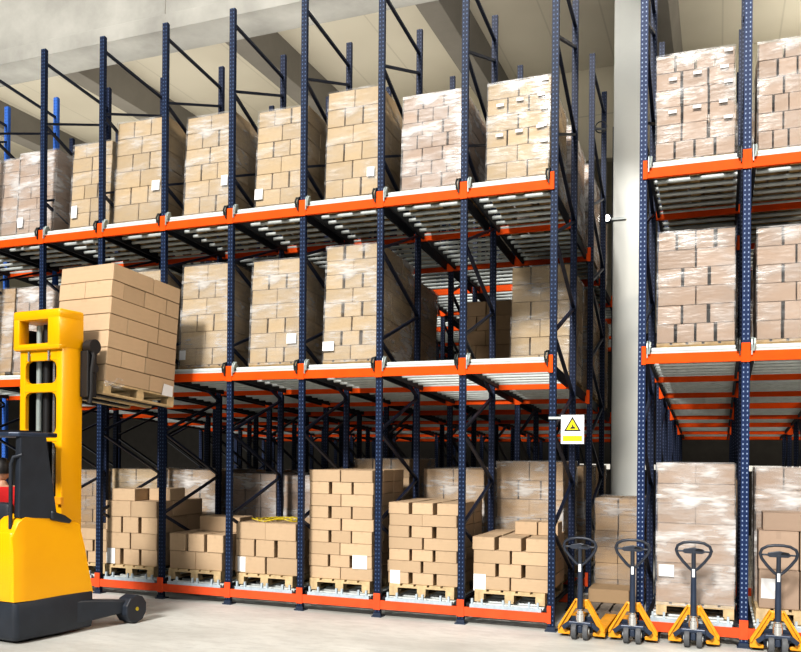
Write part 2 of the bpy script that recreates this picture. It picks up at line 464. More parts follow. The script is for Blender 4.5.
        for k in (.03, .17, .47, .56, .83, .95):
            b = MB().box(x0 + .11 + k * w - .012, x0 + .11 + k * w + .012, .002, .03, .24, .31)
            b.build('track_tab', M['galv_base'], t)
    return root
left = make_rack('pallet_rack', 'long navy and orange live pallet rack left of the white column', [colx(i) for i in range(-2, 8)], 9, (0, 1))
Z1 += .055
right = make_rack('pallet_rack', 'navy and orange live pallet rack right of the white column', [XR + BR * i for i in range(0, 4)], 3, ())
right.name = 'pallet_rack.001'; Z1 -= .055

# ------------------------------------------------------------------ pallets
def pallet_bm(w, d, deckonly=None):
    parts = {}
    dk = MB()
    n = 5; bw = w / (n + .9)
    for i in range(n):
        x = -w / 2 + i * (w - bw) / (n - 1); dk.box(x, x + bw, 0, d, .122, .144)
    for yy in (0, d / 2 - .05, d - .1): dk.box(-w / 2, w / 2, yy, yy + .1, .1, .122)
    parts['deck'] = [dk]
    parts['block'] = [MB().box(cxx - .055, cxx + .055, yy, yy + .12, .022, .1) for cxx in (-w / 2 + .055, 0, w / 2 - .055) for yy in (0, d / 2 - .06, d - .12)]
    parts['bottom_board'] = [MB().box(cxx - .05, cxx + .05, 0, d, 0, .022) for cxx in (-w / 2 + .05, 0, w / 2 - .05)]
    return parts
_pc = {}
def make_pallet(label, loc, w, d=1.2, mat='wood', rot=(0, 0, 0), detail=True, group=None):
    key = (round(w, 2), d, mat, detail)
    if key not in _pc:
        P = pallet_bm(key[0], d)
        if detail: _pc[key] = [(k, b.mesh(k, M[mat])) for k, bs in P.items() for b in bs]
        else:
            b = MB()
            for bs in P.values():
                for q in bs: b.add(q.v, q.f)
            _pc[key] = b.mesh('pallet', M[mat])
    if detail:
        t = thing('pallet', label, 'pallet', loc, rot, group)
        for k, me in _pc[key]: obj(k, me, t)
    else:
        t = obj('pallet', _pc[key], None, loc, None, rot); tag(t, label, 'pallet', group)
    return t

# ------------------------------------------------------------------ cartons
_cb = {}
def carton_mesh(mat):
    if mat not in _cb:
        b = MB().box(-.5, .5, 0, 1, 0, 1)
        _cb[mat] = b.mesh('carton', M[mat], .018, False, 1)
    return _cb[mat]
PAPER = MB().box(-.5, .5, -.5, .5, -.5, .5).mesh('paper_label', M['paper'])
def shell_mesh(w, d, h, mat, rng):
    # stretch film hugging the load: five faces, slightly slack
    b = MB(); e = .012
    nx, ny, nz = 10, 10, 14
    def grid(fn, na, nb_):
        o = len(b.v)
        for i in range(na + 1):
            for j in range(nb_ + 1): b.v.append(tuple(fn(i / na, j / nb_)))
        for i in range(na):
            for j in range(nb_):
                a = o + i * (nb_ + 1) + j; b.f.append((a, a + 1, a + nb_ + 2, a + nb_ + 1))
    j = lambda u, v: .010 * rng.random() * (1 if 0 < u < 1 and 0 < v < 1 else 0)
    grid(lambda u, v: (-w / 2 - e + u * (w + 2 * e), -e - j(u, v), v * (h + e) - .03 * (1 - v)), nx, nz)
    grid(lambda u, v: (w / 2 + e + j(u, v), -e + u * (d + 2 * e), v * (h + e) - .03 * (1 - v)), ny, nz)
    grid(lambda u, v: (-w / 2 - e - j(u, v), -e + u * (d + 2 * e), v * (h + e) - .03 * (1 - v)), ny, nz)
    grid(lambda u, v: (-w / 2 - e + u * (w + 2 * e), d + e + j(u, v), v * (h + e) - .03 * (1 - v)), nx, nz)
    grid(lambda u, v: (-w / 2 - e + u * (w + 2 * e), -e + v * (d + 2 * e), h + e), nx, ny)
    return b.mesh('stretch_film', mat, 0, True)
def cells(w, d, h, lay, ns=3, gap=.02, jit=.008, rng=random, sides=(1,), top=True, nd=None):
    """carton boxes of a block stack: yields (layer, tag, pos, size)"""
    out = []; nl = len(lay); lh = h / nl
    for k, n in enumerate(lay):
        z = k * lh
        m_ = ns if not nd else nd[k % len(nd)]
        cw = w / n; cd = d / m_
        for iy in range(m_):
            for ix in range(n):
                if iy > 0 and ix != n - 1 and not (-1 in sides and ix == 0) and not (top and k == nl - 1): continue
                g = gap if n > 2 else gap * .3
                bw = cw - g
                x = -w / 2 + (ix + .5) * cw
                if ix == 0: x = -w / 2 + bw / 2
                if ix == n - 1: x = w / 2 - bw / 2
                out.append((k, iy, ix, n, (x + rng.uniform(-jit, jit), iy * cd + (rng.uniform(0, jit) if iy == 0 else .001), z + .0008), (bw, cd - .003, lh - .0016)))
    return out
def wrapped(label, x0, x1, yf, z0, h, lay, mat='card', flm='film', d=1.15, rot=0., paper=None, name='wrapped_carton_stack', ns=3, gap=.010, group=None, sides=(1,), top=True, jit=.006):
    rng = random.Random(hash((round(x0, 2), round(z0, 2), round(yf, 2))) & 0xffff)
    w = x1 - x0
    t = thing(name, label, 'carton stack', ((x0 + x1) / 2, yf, z0), (rot, 0, 0), group)
    for k, iy, ix, n, p, s in cells(w, d, h, lay, ns, gap, jit, rng, sides, top):
        obj('carton', carton_mesh(mat), t, p, s)
    if flm: obj('stretch_film', shell_mesh(w, d, h, M[flm], rng), t)
    if paper:
        u, v, pw, ph = paper
        obj('paper_label', PAPER, t, (-w / 2 + u * w, -.024, v * h), (pw, .003, ph))['label'] = 'white paper label'
    return t

ORD = ['first', 'second', 'third', 'fourth', 'fifth', 'sixth', 'seventh', 'eighth', 'ninth', 'tenth']
TILT = -atan(SL)
P1, P2, P3, P4 = .2, 1.62, 3.06, 4.5
def lane_z(level, dy, rack='left'): return (Z2 if level == 2 else Z1 + (.055 if rack == 'right' else 0)) + .112 - SL * dy
def place(level, bay, posn, px0, px1, pytop, lay, phrase, look='shrink-wrapped tan carton stack', rack='left', detail=False, **kw):
    dy = (P1, P2, P3, P4)[posn]; Y = Y0 + dy
    z = lane_z(level, dy, rack) if level else .246
    tl = TILT if level else 0.
    X0 = atY(px0, pytop, Y).x; X1 = atY(px1, pytop, Y).x
    zt = atY((px0 + px1) / 2, pytop, Y).z
    w = X1 - X0
    cxm = (X0 + X1) / 2
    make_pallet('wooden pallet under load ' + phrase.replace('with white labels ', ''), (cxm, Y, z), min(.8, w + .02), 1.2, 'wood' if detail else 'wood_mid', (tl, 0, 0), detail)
    zb = z + .1445
    return wrapped('%s %s' % (look, phrase), X0, X1, Y + .0, zb, zt - zb, lay, rot=tl, **kw)

b32 = [2, 3, 2, 3, 2, 3]; b23 = [3, 2, 3, 2, 3, 2]
# top level of the left rack, face position, numbered from the rack's right end
T = 'on top level, %s bay from left rack\'s right end'
place(2, -2, 0, -28, 16, 160, b32, T % 'ninth', mat='card3', paper=None)
place(2, -1, 0, 17, 54, 150, [3, 3, 2, 3, 3, 2, 3], T % 'eighth', mat='card3', flm='film_heavy', look='pinkish shrink-wrapped carton stack', paper=(.12, .13, .1, .15))
place(2, 0, 0, 70.5, 109, 141, [2, 2, 3, 2, 2, 3], T % 'seventh', flm='film_light', paper=(.12, .18, .1, .18))
place(2, 1, 0, 114, 164, 117, b32, T % 'sixth', flm='film_light', paper=(.84, .32, .13, .14))
place(2, 2, 0, 184.5, 232, 112, b23, T % 'fifth', flm='film', paper=(.85, .30, .10, .14))
place(2, 3, 0, 256, 305, 106, b32, T % 'fourth', flm='film_light', paper=(.08, .12, .12, .14))
place(2, 4, 0, 326, 379, 86, b23, T % 'third', flm='film_light', paper=(.86, .2, .1, .12))
place(2, 5, 0, 402, 462, 91, [3, 4, 3, 4, 3, 4, 3], T % 'second', look='whitish heavily wrapped carton stack', mat='card3', flm='film_heavy', gap=.01)
place(2, 6, 0, 487, 549, 77, b23, 'with white labels on top level, first bay from left rack\'s right end', look='wrapped carton stack', mat='card', flm='film', paper=(.9, .5, .1, .05))
for pn, xx, nm in ((1, (508, 571), 'second'), (2, (528, 588), 'third'), (3, (545, 598), 'fourth')):
    place(2, 6, pn, xx[0], xx[1], (128, 166, 196)[pn - 1], b32, 'on top level of end bay by column, %s row back' % nm, look='whitish wrapped carton stack', mat='card3', flm='film_heavy')
# middle level
T = 'on middle level, %s bay from left rack\'s right end'
place(1, -2, 0, -40, 11, 289, b32, T % 'ninth', mat='card2')
place(1, -1, 0, 14, 52, 286, [3, 3, 3, 3, 3, 3], T % 'eighth', mat='card3', flm='film_heavy', look='pinkish shrink-wrapped carton stack')
place(1, 0, 0, 62, 104, 282, b32, T % 'seventh')
place(1, 1, 0, 116, 162, 270, b23, T % 'sixth')
place(1, 2, 0, 180, 229, 263, b23, T % 'fifth', paper=(.08, .1, .1, .13), flm='film')
place(1, 3, 0, 250, 301, 258, [3, 2, 3, 2, 2, 3, 2], T % 'fourth', paper=(.83, .22, .14, .13), flm='film', gap=.014)
place(1, 4, 0, 324, 379, 243, [2, 3, 2, 3, 2, 3, 2, 3], T % 'third', paper=(.1, .12, .16, .12), flm='film', gap=.022)
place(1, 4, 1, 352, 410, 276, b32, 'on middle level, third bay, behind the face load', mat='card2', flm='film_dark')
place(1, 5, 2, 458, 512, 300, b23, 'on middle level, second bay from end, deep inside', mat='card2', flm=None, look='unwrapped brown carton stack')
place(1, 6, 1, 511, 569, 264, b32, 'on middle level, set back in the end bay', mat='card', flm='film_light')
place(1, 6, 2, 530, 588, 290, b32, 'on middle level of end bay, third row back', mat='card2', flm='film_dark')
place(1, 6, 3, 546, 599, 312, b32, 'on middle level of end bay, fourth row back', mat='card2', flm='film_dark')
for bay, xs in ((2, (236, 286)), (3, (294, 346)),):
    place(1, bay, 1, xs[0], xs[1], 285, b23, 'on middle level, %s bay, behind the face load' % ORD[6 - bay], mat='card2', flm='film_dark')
# second row at floor level
T = 'in second row, floor level, %s bay from left rack\'s end'
bl = dict(mat='card2')
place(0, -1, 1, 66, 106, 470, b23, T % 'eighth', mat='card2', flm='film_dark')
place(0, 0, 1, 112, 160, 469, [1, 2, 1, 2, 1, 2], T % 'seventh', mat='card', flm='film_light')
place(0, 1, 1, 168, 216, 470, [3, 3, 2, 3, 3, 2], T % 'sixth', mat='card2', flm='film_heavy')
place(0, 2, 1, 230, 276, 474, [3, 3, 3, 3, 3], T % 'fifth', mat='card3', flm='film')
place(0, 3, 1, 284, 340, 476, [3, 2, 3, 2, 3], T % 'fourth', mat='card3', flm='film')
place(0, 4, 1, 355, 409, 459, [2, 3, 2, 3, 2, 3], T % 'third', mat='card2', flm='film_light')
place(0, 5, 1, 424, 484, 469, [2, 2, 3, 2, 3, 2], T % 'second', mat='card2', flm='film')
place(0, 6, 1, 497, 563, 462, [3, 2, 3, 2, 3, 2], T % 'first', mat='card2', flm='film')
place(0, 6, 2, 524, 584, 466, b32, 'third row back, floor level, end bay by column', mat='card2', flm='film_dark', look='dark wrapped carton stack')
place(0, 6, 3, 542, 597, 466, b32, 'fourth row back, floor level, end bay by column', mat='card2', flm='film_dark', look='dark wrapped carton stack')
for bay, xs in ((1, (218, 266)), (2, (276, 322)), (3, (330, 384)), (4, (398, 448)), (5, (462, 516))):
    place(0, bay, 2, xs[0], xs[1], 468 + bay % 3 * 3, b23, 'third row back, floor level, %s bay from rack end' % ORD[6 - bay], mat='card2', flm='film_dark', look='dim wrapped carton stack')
# right rack
R = 'on right rack, %s'
rk = dict(rack='right', sides=(1, -1))
L6 = [3, 3, 3, 3, 3, 3]
place(2, 0, 0, 657, 735, 48, [4, 3, 3, 3, 3, 4], R % 'top level, left bay', look='label-dotted wrapped carton stack', mat='card3', flm='film_light', gap=.016, **rk)
place(2, 1, 0, 759, 838, 34, [5, 3, 5, 3, 4, 3], R % 'top level, right bay', look='wrapped carton stack', mat='card3', flm='film_light', gap=.016, **rk)
place(1, 0, 0, 658, 735, 228, [4, 3, 2, 3, 2, 4], R % 'middle level, left bay', look='wrapped carton stack', mat='card3', flm='film_light', gap=.02, **rk)
place(1, 1, 0, 758, 838, 223, [3, 3, 2, 3, 2, 3], R % 'middle level, right bay', look='wrapped carton stack', mat='card3', flm='film_light', gap=.02, **rk)
place(0, 0, 0, 657.5, 735, 464, [2, 1, 2, 1, 2, 1, 2], R % 'floor level, left bay', look='tall shiny wrapped carton stack', mat='card3', flm='film_heavy', paper=(.13, .23, .16, .13), detail=True, **rk)
for lv in (2, 1):
    for by, xs in ((0, (668, 737)), (1, (752, 822))):
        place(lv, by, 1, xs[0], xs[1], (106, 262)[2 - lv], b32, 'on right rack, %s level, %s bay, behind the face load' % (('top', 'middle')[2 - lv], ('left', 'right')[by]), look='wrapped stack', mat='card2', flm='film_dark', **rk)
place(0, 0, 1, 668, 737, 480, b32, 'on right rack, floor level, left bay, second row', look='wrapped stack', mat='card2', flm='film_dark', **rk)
# small stickers seen on the label-dotted stack
for o in list(COL.objects):
    if o.get('label', '').startswith('label-dotted') or 'with white labels' in o.get('label', ''):
        if o.type == 'EMPTY' and o['category'] == 'carton stack':
            film_ = [c for c in o.children if c.name.startswith('stretch_film')][0]
            w = max(v.co.x for v in film_.data.vertices); h = max(v.co.z for v in film_.data.vertices)
            for u, v in ((-.55, .75), (.05, .78), (.7, .8), (.8, .95), (-.55, .44), (.05, .46), (.68, .48), (.8, .66), (.8, .33)):
                obj('sticker', PAPER, o, (u * w, -.026, v * h), (.085, .003, .035))

# ------------------------------------------------------------------ loose carton stacks on floor-level pallets
def loose(nick, px0, px1, pytop, lay, mat='card4', extra=(), paper=None, d=1.1, ns=3, W=None, nd=None, rack='left', Ydy=P1, sides=(1,), psize=None, gap=.03, pal=True):
    Y = Y0 + Ydy; z = .246
    X0 = atY(px0, 560, Y).x; X1 = atY(px1, 560, Y).x; w = X1 - X0; cxm = (X0 + X1) / 2
    zt = atY((px0 + px1) / 2, pytop, Y).z
    if pal: make_pallet('pale wooden pallet under the %s' % nick, (cxm, Y - .02, z), psize or min(.84, w), 1.2, 'wood', (0, 0, 0), True, 'pallets in the front floor row')
    zb = z + .1445; h = zt - zb; lh = h / len(lay)
    rng = random.Random(len(nick))
    made = []
    grp = 'loose cartons in ' + nick
    for k, iy, ix, n, p, s in cells(w, d, h, lay, ns, gap, .012, rng, sides, True, nd):
        o = obj('carton', carton_mesh(mat), None, (cxm + p[0], Y + p[1], zb + p[2]), s)
        hor = {1: ('full width',), 2: ('left', 'right'), 3: ('left', 'middle', 'right'), 4: ('far left', 'mid left', 'mid right', 'far right')}[n][ix]
        dep = ('front', 'second row back', 'third row back', 'rearmost row')[iy]
        lb = 'tan carton, %s, %s, %s, in %s' % ('bottom layer' if k == 0 else 'top layer' if k == len(lay) - 1 else ORD[k] + ' layer up', hor, dep, nick)
        tag(o, lb, 'carton', grp); made.append((k, iy, ix, o, p, s))
    for (u, dy0, ew, eh, ed, lb) in extra:
        o = obj('carton', carton_mesh(mat), None, (cxm - w / 2 + u * w, Y + dy0, zb + h + .001), (ew, ed, eh))
        tag(o, lb, 'carton', grp)
    if paper:
        k, ix, u, pw, ph = paper
        for kk, iy, i2, o, p, s in made:
            if kk == k and iy == 0 and i2 == ix:
                q = obj('paper_label', PAPER, o, (u, -.004 / s[1], .52), (pw / s[0], .003 / s[1], ph / s[2])); q['label'] = 'white paper label'
    return cxm, Y, zb + h, w
loose('stack half hidden by forklift mast', 66, 107, 528, [2, 3, 2], gap=.02)
loose('four-layer stack behind forklift leg', 104.5, 156, 501, [3, 2, 3, 2], paper=(0, 0, -.1, .15, .22),
      extra=((.34, .02, .40, .17, .36, 'lone tan carton on top of the four-layer stack behind forklift leg'), (.80, .30, .36, .17, .36, 'tan carton at top rear of the four-layer stack behind forklift leg')))
loose('lowest two-layer stack', 169, 222, 534, [2, 3], ns=3,
      extra=((.44, .42, .34, .21, .36, 'left tan carton on top rear of lowest two-layer stack'), (.82, .42, .33, .21, .36, 'right tan carton on top rear of lowest two-layer stack')))
cc = loose('stack topped with yellow strapping', 235, 296, 523, [2, 3, 2], paper=(0, 0, -.28, .12, .2))
loose('tallest loose stack', 309, 372, 470, [2, 3, 2, 3, 2, 3, 2, 3, 2], paper=(1, 2, -.1, .2, .17), gap=.022)
loose('seven-layer stack', 388, 457, 503, [3, 2, 3, 2, 3, 2, 3], paper=(0, 0, -.15, .13, .18))
loose('four-layer stack left of warning sign', 473, 548, 538, [2, 3, 2, 3], paper=(0, 0, -.32, .15, .2),
      extra=((.60, .45, .27, .16, .3, 'left tan carton standing on rear of stack left of warning sign'), (.90, .45, .24, .16, .3, 'right tan carton standing on rear of stack left of warning sign')))
# right bay of right rack: loose cartons in front of a wrapped block
X0 = atY(759, 560, Y0 + .2).x
loose('low stack in right rack\'s right bay', 759, 842, 532, [2, 2], rack='right', d=.42, ns=1, psize=.84, gap=.01, mat='card3', paper=(0, 0, -.2, .19, .21),
      extra=((.56, .03, .80, .19, .36, 'flat tan carton topping low stack in right rack\'s right bay'),))
Y = Y0 + .66
wrapped('shiny wrapped stack rising behind low cartons, right rack\'s right bay', X0 - .02, X0 + .83, Y, .391, atY(780, 468, Y).z - .391, [2, 3, 2, 3, 2, 3], 'card3', 'film_heavy', .72, 0, None, ns=2, sides=(1, -1))
# yellow strapping left on the fifth stack
cxm, Y, zt, w = cc
b = MB(); rng = random.Random(3)
for k in range(7):
    cx_ = cxm + (k - 3) * .075; pts = []
    for i in range(16):
        a = 2 * pi * i / 16
        pts.append((cx_ + .13 * cos(a) + rng.uniform(-.015, .015), Y + .3 + .16 * sin(a), zt + .022 + .018 * sin(2 * a + k) + .002 * k))
    b.tube(pts, .008, 5, True)
tag(b.build('strapping_coil', M['strap'], None, 0, True), 'tangle of yellow strapping lying on top of a low carton stack', 'strapping')

# ------------------------------------------------------------------ gap between the racks
wrapped('tall brown wrapped carton stack standing in front of the white column', -1.52, -.93, 11.2, .1455, 1.28, [2, 2, 2, 2, 2, 2], 'card2', 'film_dark', .9, 0, None, sides=(1, -1), top=True, gap=.02)
make_pallet('grey wooden pallet under the stack before the white column', (-1.225, 11.2, 0), .62, 1.0, 'wood_grey', (0, 0, 0), True)
make_pallet('weathered grey pallet on floor behind the two left pallet trucks', (-1.27, 10.12, 0), .74, 1.0, 'wood_grey', (0, 0, 0), True)
o = obj('carton', carton_mesh('card2'), None, (-1.27, 10.62, .1455), (.50, .46, .17)); tag(o, 'single flat brown carton on the grey pallet between the racks', 'carton')

# ------------------------------------------------------------------ warning sign
s0 = atY(561, 415, Y0 - .03); s1 = atY(584, 444, Y0 - .03)
sw, sh = s1.x - s0.x, s0.z - s1.z
t = thing('warning_sign', 'white warning sign with yellow triangle bracketed to the navy end upright', 'sign', ((s0.x + s1.x) / 2, Y0 - .03, (s0.z + s1.z) / 2))
MB().box(-sw / 2, sw / 2, 0, .006, -sh / 2, sh / 2).build('sign_plate', M['signwhite'], t, .002)
def tri(r, z): return [(r * cos(pi / 2 + 2 * pi * k / 3), z + r * sin(pi / 2 + 2 * pi * k / 3)) for k in range(3)]
MB().prism(tri(.108, .035), -.004, -.0005, 'y').build('triangle_border', M['signblack'], t, .002)
MB().prism(tri(.078, .035), -.0065, -.0042, 'y').build('triangle_field', M['signyellow'], t)
hz = MB().prism([(-.024, .008), (.03, .008), (.034, .02), (.012, .034), (.004, .055), (-.004, .055), (-.004, .03), (-.022, .02)], -.009, -.0067, 'y')
hz.build('hazard_symbol', M['signblack'], t)
MB().box(-sw * .41, sw * .41, -.004, -.0005, -sh * .40, -sh * .22).build('yellow_panel', M['signyellow'], t)
MB().box(-sw / 2 - .14, -sw / 2 + .02, .002, .014, sh / 2 - .045, sh / 2 - .018).build('bracket', M['galv'], t)

# ring of cable and flood lamp at the end of the left rack
p = atY(594.5, 128, Y0 + ROWS[2] + .55)
pts = [(X7 + .06 + .085 * cos(a), p.y, p.z + .085 * sin(a)) for a in [2 * pi * i / 20 for i in range(20)]]
tag(MB().tube(pts, .009, 6, True).build('cable_loop', M['black'], None, 0, True), 'black cable looped on the rear frame beside the white column', 'cable')
p = atY(607, 219, 13.95)
t = thing('flood_lamp', 'small lit flood lamp left of the white column', 'lamp', (p.x, 13.9, p.z))
MB().box(-.07, .07, .0, .09, -.07, .07).build('lamp_housing', M['charcoal'], t, .01)
MB().cyl((0, -.012, 0), (0, -.002, 0), .055, 16).build('lamp_lens', M['lamp'], t)
MB().box(.06, .30, .07, .1, -.02, .02).build('lamp_arm', M['galv'], t)

# ------------------------------------------------------------------ hand pallet trucks
def jack_parts():
    P = []
    # steering pair of wheels and hub
    for sx in (-1, 1):
        P.append(('steer_wheel', MB().cyl((sx * .035, 0, .1), (sx * .095, 0, .1), .1, 22), 'wheel', .012, True, [('hub_cap', MB().cyl((sx * .094, 0, .1), (sx * .102, 0, .1), .035, 14), 'galv', 0, True)]))
    P.append(('axle_block', MB().box(-.13, .13, -.045, .06, .165, .215).box(-.03, .03, -.03, .04, .08, .17), 'slate', .012, False, []))
    for sx in (-1, 1):
        P.append(('axle_arm', MB().bar((sx * .12, 0, .19), (sx * .20, .02, .12), .04, .05), 'slate', .006, False, []))
    P.append(('pump', MB().cyl((0, .0, .21), (0, 0, .30), .052, 16).cyl((0, 0, .30), (0, 0, .34), .042, 16).cyl((0, 0, .34), (0, 0, .44), .026, 14), 'chrome', 0, True, []))
    # yellow A frame: two sloped plates joined by a head, toes at both sides
    for sx in (-1, 1):
        pts = [(sx * .035, .46), (sx * .075, .46), (sx * .268, .13), (sx * .268, .035), (sx * .13, .035), (sx * .13, .075), (sx * .175, .085), (sx * .185, .13), (sx * .065, .35), (sx * .035, .35)]
        b = MB().prism(pts, .07, .10, 'y')
        b.bar((sx * .065, .085, .455), (sx * .262, .085, .10), .09, .02, (sx * .6, 0, .8))
        P.append(('frame_leg', b, 'jack', .006, False, []))
        f = MB().prism([(.10, .115), (1.22, .115), (1.25, .09), (1.22, .06), (1.0, .06), (.10, .045)], sx * .19 - .07, sx * .19 + .07, 'x')
        P.append(('fork', f, 'jack', .008, False, [('load_roller', MB().cyl((sx * .19 - .04, 1.1, .04), (sx * .19 + .04, 1.1, .04), .04, 14), 'wheel', 0, True)]))
    P.append(('frame_head', MB().box(-.07, .07, .065, .115, .37, .455), 'jack', .012, False, []))
    P.append(('back_plate', MB().box(-.19, .19, .10, .115, .06, .25), 'slate', 0, False, []))
    # handle shaft and loop
    P.append(('handle_shaft', MB().tube([(0, -.02, .36), (0, -.02, .62), (0, -.03, .88)], [.034, .031, .028], 12), 'slate', 0, True, [('shaft_label', MB().box(-.014, .014, -.064, -.058, .80, .89), 'paper', 0, False)]))
    pts = []
    base = [(0, .86), (.05, .90), (.115, .975), (.165, 1.045), (.182, 1.10), (.165, 1.15), (.11, 1.183), (.04, 1.195)]
    for x, z in base: pts.append((x, -.03 - (z - .86) * .12, z))
    for x, z in base[::-1][:-1]: pts.append((-x, -.03 - (z - .86) * .12, z))
    P.append(('handle_loop', MB().tube(pts, .0165, 10, True), 'handle', 0, True, []))
    cb = MB().tube([(0, -.035, .86), (0, -.055, .98), (0, -.06, 1.09)], .024, 10)
    cb.prism([(-.12, 1.085), (-.10, 1.115), (.0, 1.135), (.10, 1.115), (.12, 1.085), (.09, 1.065), (-.09, 1.065)], -.08, -.045, 'y')
    cb.bar((-.165, -.06, 1.09), (.165, -.06, 1.09), .02, .02)
    P.append(('control_bar', cb, 'handle', .005, False, []))
    P.append(('lever', MB().tube([(.02, -.07, 1.1), (.05, -.10, 1.12), (.09, -.11, 1.115)], .008, 8), 'black', 0, True, []))
    return [(n, b.mesh(n, M[m_], bv, sm), [(n2, b2.mesh(n2, M[m2], bv2, s2)) for n2, b2, m2, bv2, s2 in sub]) for n, b, m_, bv, sm, sub in P]
JP = jack_parts()
JL = ('yellow hand pallet truck beside the warning sign upright, leftmost of four', 'yellow hand pallet truck before the right rack\'s left end upright, second from left',
      'yellow hand pallet truck in front of the tall shiny wrapped stack', 'yellow hand pallet truck cut by the photo\'s right edge, rightmost of four')
for (px, py, rz), lb in zip(((579, 641, -.02), (631.5, 645, .02), (693, 649, -.03), (778, 656, .03)), JL):
    g = atZ(px, py, 0)
    t = thing('pallet_truck', lb, 'pallet truck', (g.x, g.y + .08, 0), (0, 0, rz), 'hand pallet trucks in a row'); t.scale = (.95, .95, .925)
    for n, me, sub in JP:
        q = obj(n, me, t)
        for n2, m2 in sub: obj(n2, m2, q)

# ------------------------------------------------------------------ reach truck
TH = radians(5)
t = thing('reach_truck', 'yellow and charcoal reach forklift lifting a carton load, at left edge', 'forklift', (-6.74, 6.50, 0), (0, 0, -TH))
# local axes: +y forward (towards the rack), +x right; origin at the rear right corner
def plan(o=0): return [(-1.25, -.02 + o), (-.0 - o, 0 + o), (.045 - o, .04), (.11 - o, .55), (.13 - o, .95), (-1.25, .95)]
sk = MB()
def loft(rings):
    b = MB(); n = len(rings[0])
    for r in rings: b.v += [tuple(p) for p in r]
    for k in range(len(rings) - 1):
        for i in range(n): b.f.append((k * n + i, k * n + (i + 1) % n, (k + 1) * n + (i + 1) % n, (k + 1) * n + i))
    b.f.append(tuple(range(n))[::-1]); b.f.append(tuple((len(rings) - 1) * n + i for i in range(n)))
    return b
def ring(z, o): return [(x, y, z) for x, y in plan(o)]
loft([ring(.03, .02), ring(.08, 0), ring(.42, 0), ring(.44, .01)]).build('skirt', M['charcoal'], t, .02, True)
# yellow side hull with curved top line: profile in (y,z), narrow wedge on the right; rear hull behind the seat
def hull_top(y): 
    if y < .12: return 1.12 + .21 * min(1, (y / .1)) ** .6
    return 1.335 if y < .12 else 1.335 - .10 * ((y - .12) / .7) ** 1.6
ys = [0, .06, .14, .25, .4, .55, .7, .82, .88]
hb = MB()
def xo(y): return .045 + .08 * min(1, max(0, (y - .06) / .8)) - .004
for y in ys:
    lo = .44 - .03 * (y / .9); taper = 0 if y < .5 else (y - .5) * .12
    zt_ = hull_top(y)
    inx = -.26 if y < .7 else -.14
    for x, z in ((inx, lo), (xo(y) - (0.02 if y == 0 else 0), lo), (xo(y) - (0.02 if y == 0 else 0) - .01, .95), (xo(y) - .035 - (0.02 if y == 0 else 0), zt_ - .03), (xo(y) - .07 - (0.02 if y == 0 else 0), zt_), (inx, zt_)): hb.v.append((x, y if y < .3 else .3 + (y - .3) * (1.12 - .38 * (z - .44)), z))
n = 6
for k in range(len(ys) - 1):
    for i in range(n): hb.f.append((k * n + i, k * n + (i + 1) % n, (k + 1) * n + (i + 1) % n, (k + 1) * n + i))
hb.f.append(tuple(range(n))[::-1]); hb.f.append(tuple((len(ys) - 1) * n + i for i in range(n)))
hb.build('side_hull', M['yellow'], t, 0, True)
MB().prism([(-1.25, -.02), (-.03, -.005), (.0, .03), (.0, .12), (-.1, .20), (-1.25, .20)], .44, 1.16, 'z').build('rear_hull', M['yellow'], t, .03, True)
MB().prism([(.42, 1.26), (.66, 1.20), (.70, 1.235), (.60, 1.30), (.42, 1.36)], -.16, .085, 'x').build('hull_cover', M['charcoal'], t, .02)
# guard pillar: tapered panel, roof, thin rear post
pl = MB()
pl.add([(.0, .07, 1.30), (.075, .50, 1.27), (-.05, .52, 1.27), (-.08, .07, 1.30), (.02, .07, 2.17), (.06, .36, 2.14), (-.03, .38, 2.14), (-.06, .07, 2.17)],
       [(0, 1, 2, 3), (7, 6, 5, 4), (0, 4, 5, 1), (1, 5, 6, 2), (2, 6, 7, 3), (3, 7, 4, 0)])
pl.build('guard_pillar', M['charcoal'], t, .012)
MB().prism([(-1.25, .0), (-.08, .0), (.025, .05), (.065, .38), (-.05, .6), (-1.25, .6)], 2.14, 2.19, 'z').build('guard_roof', M['slate'], t, .015)
for k in range(5):
    MB().box(-1.2 + k * .22, -1.16 + k * .22, .04, .58, 2.19, 2.215).build('roof_bar', M['charcoal'], t)
MB().tube([(-.075, .03, 1.19), (-.075, .03, 1.86), (-.05, .04, 1.93), (.02, .09, 1.955)], .02, 10).build('grab_rail', M['charcoal'], t, 0, True)
MB().box(-.85, -.20, .10, .20, .95, 1.45).build('seat_back', M['charcoal'], t, .05, True)
MB().box(-.85, -.20, .20, .74, .90, 1.02).build('seat', M['charcoal'], t, .03, True)
MB().box(-1.25, -.12, .78, .795, .4, 1.15).build('dash_panel', M['charcoal'], t, .02)
MB().tube([(-.35, .80, 1.10), (-.33, .74, 1.24), (-.31, .70, 1.36)], .016, 8).build('control_lever', M['black'], t, 0, True)
MB().box(-.26, -.16, .74, .79, 1.40, 1.48).build('switch_box', M['jack'], t, .006)
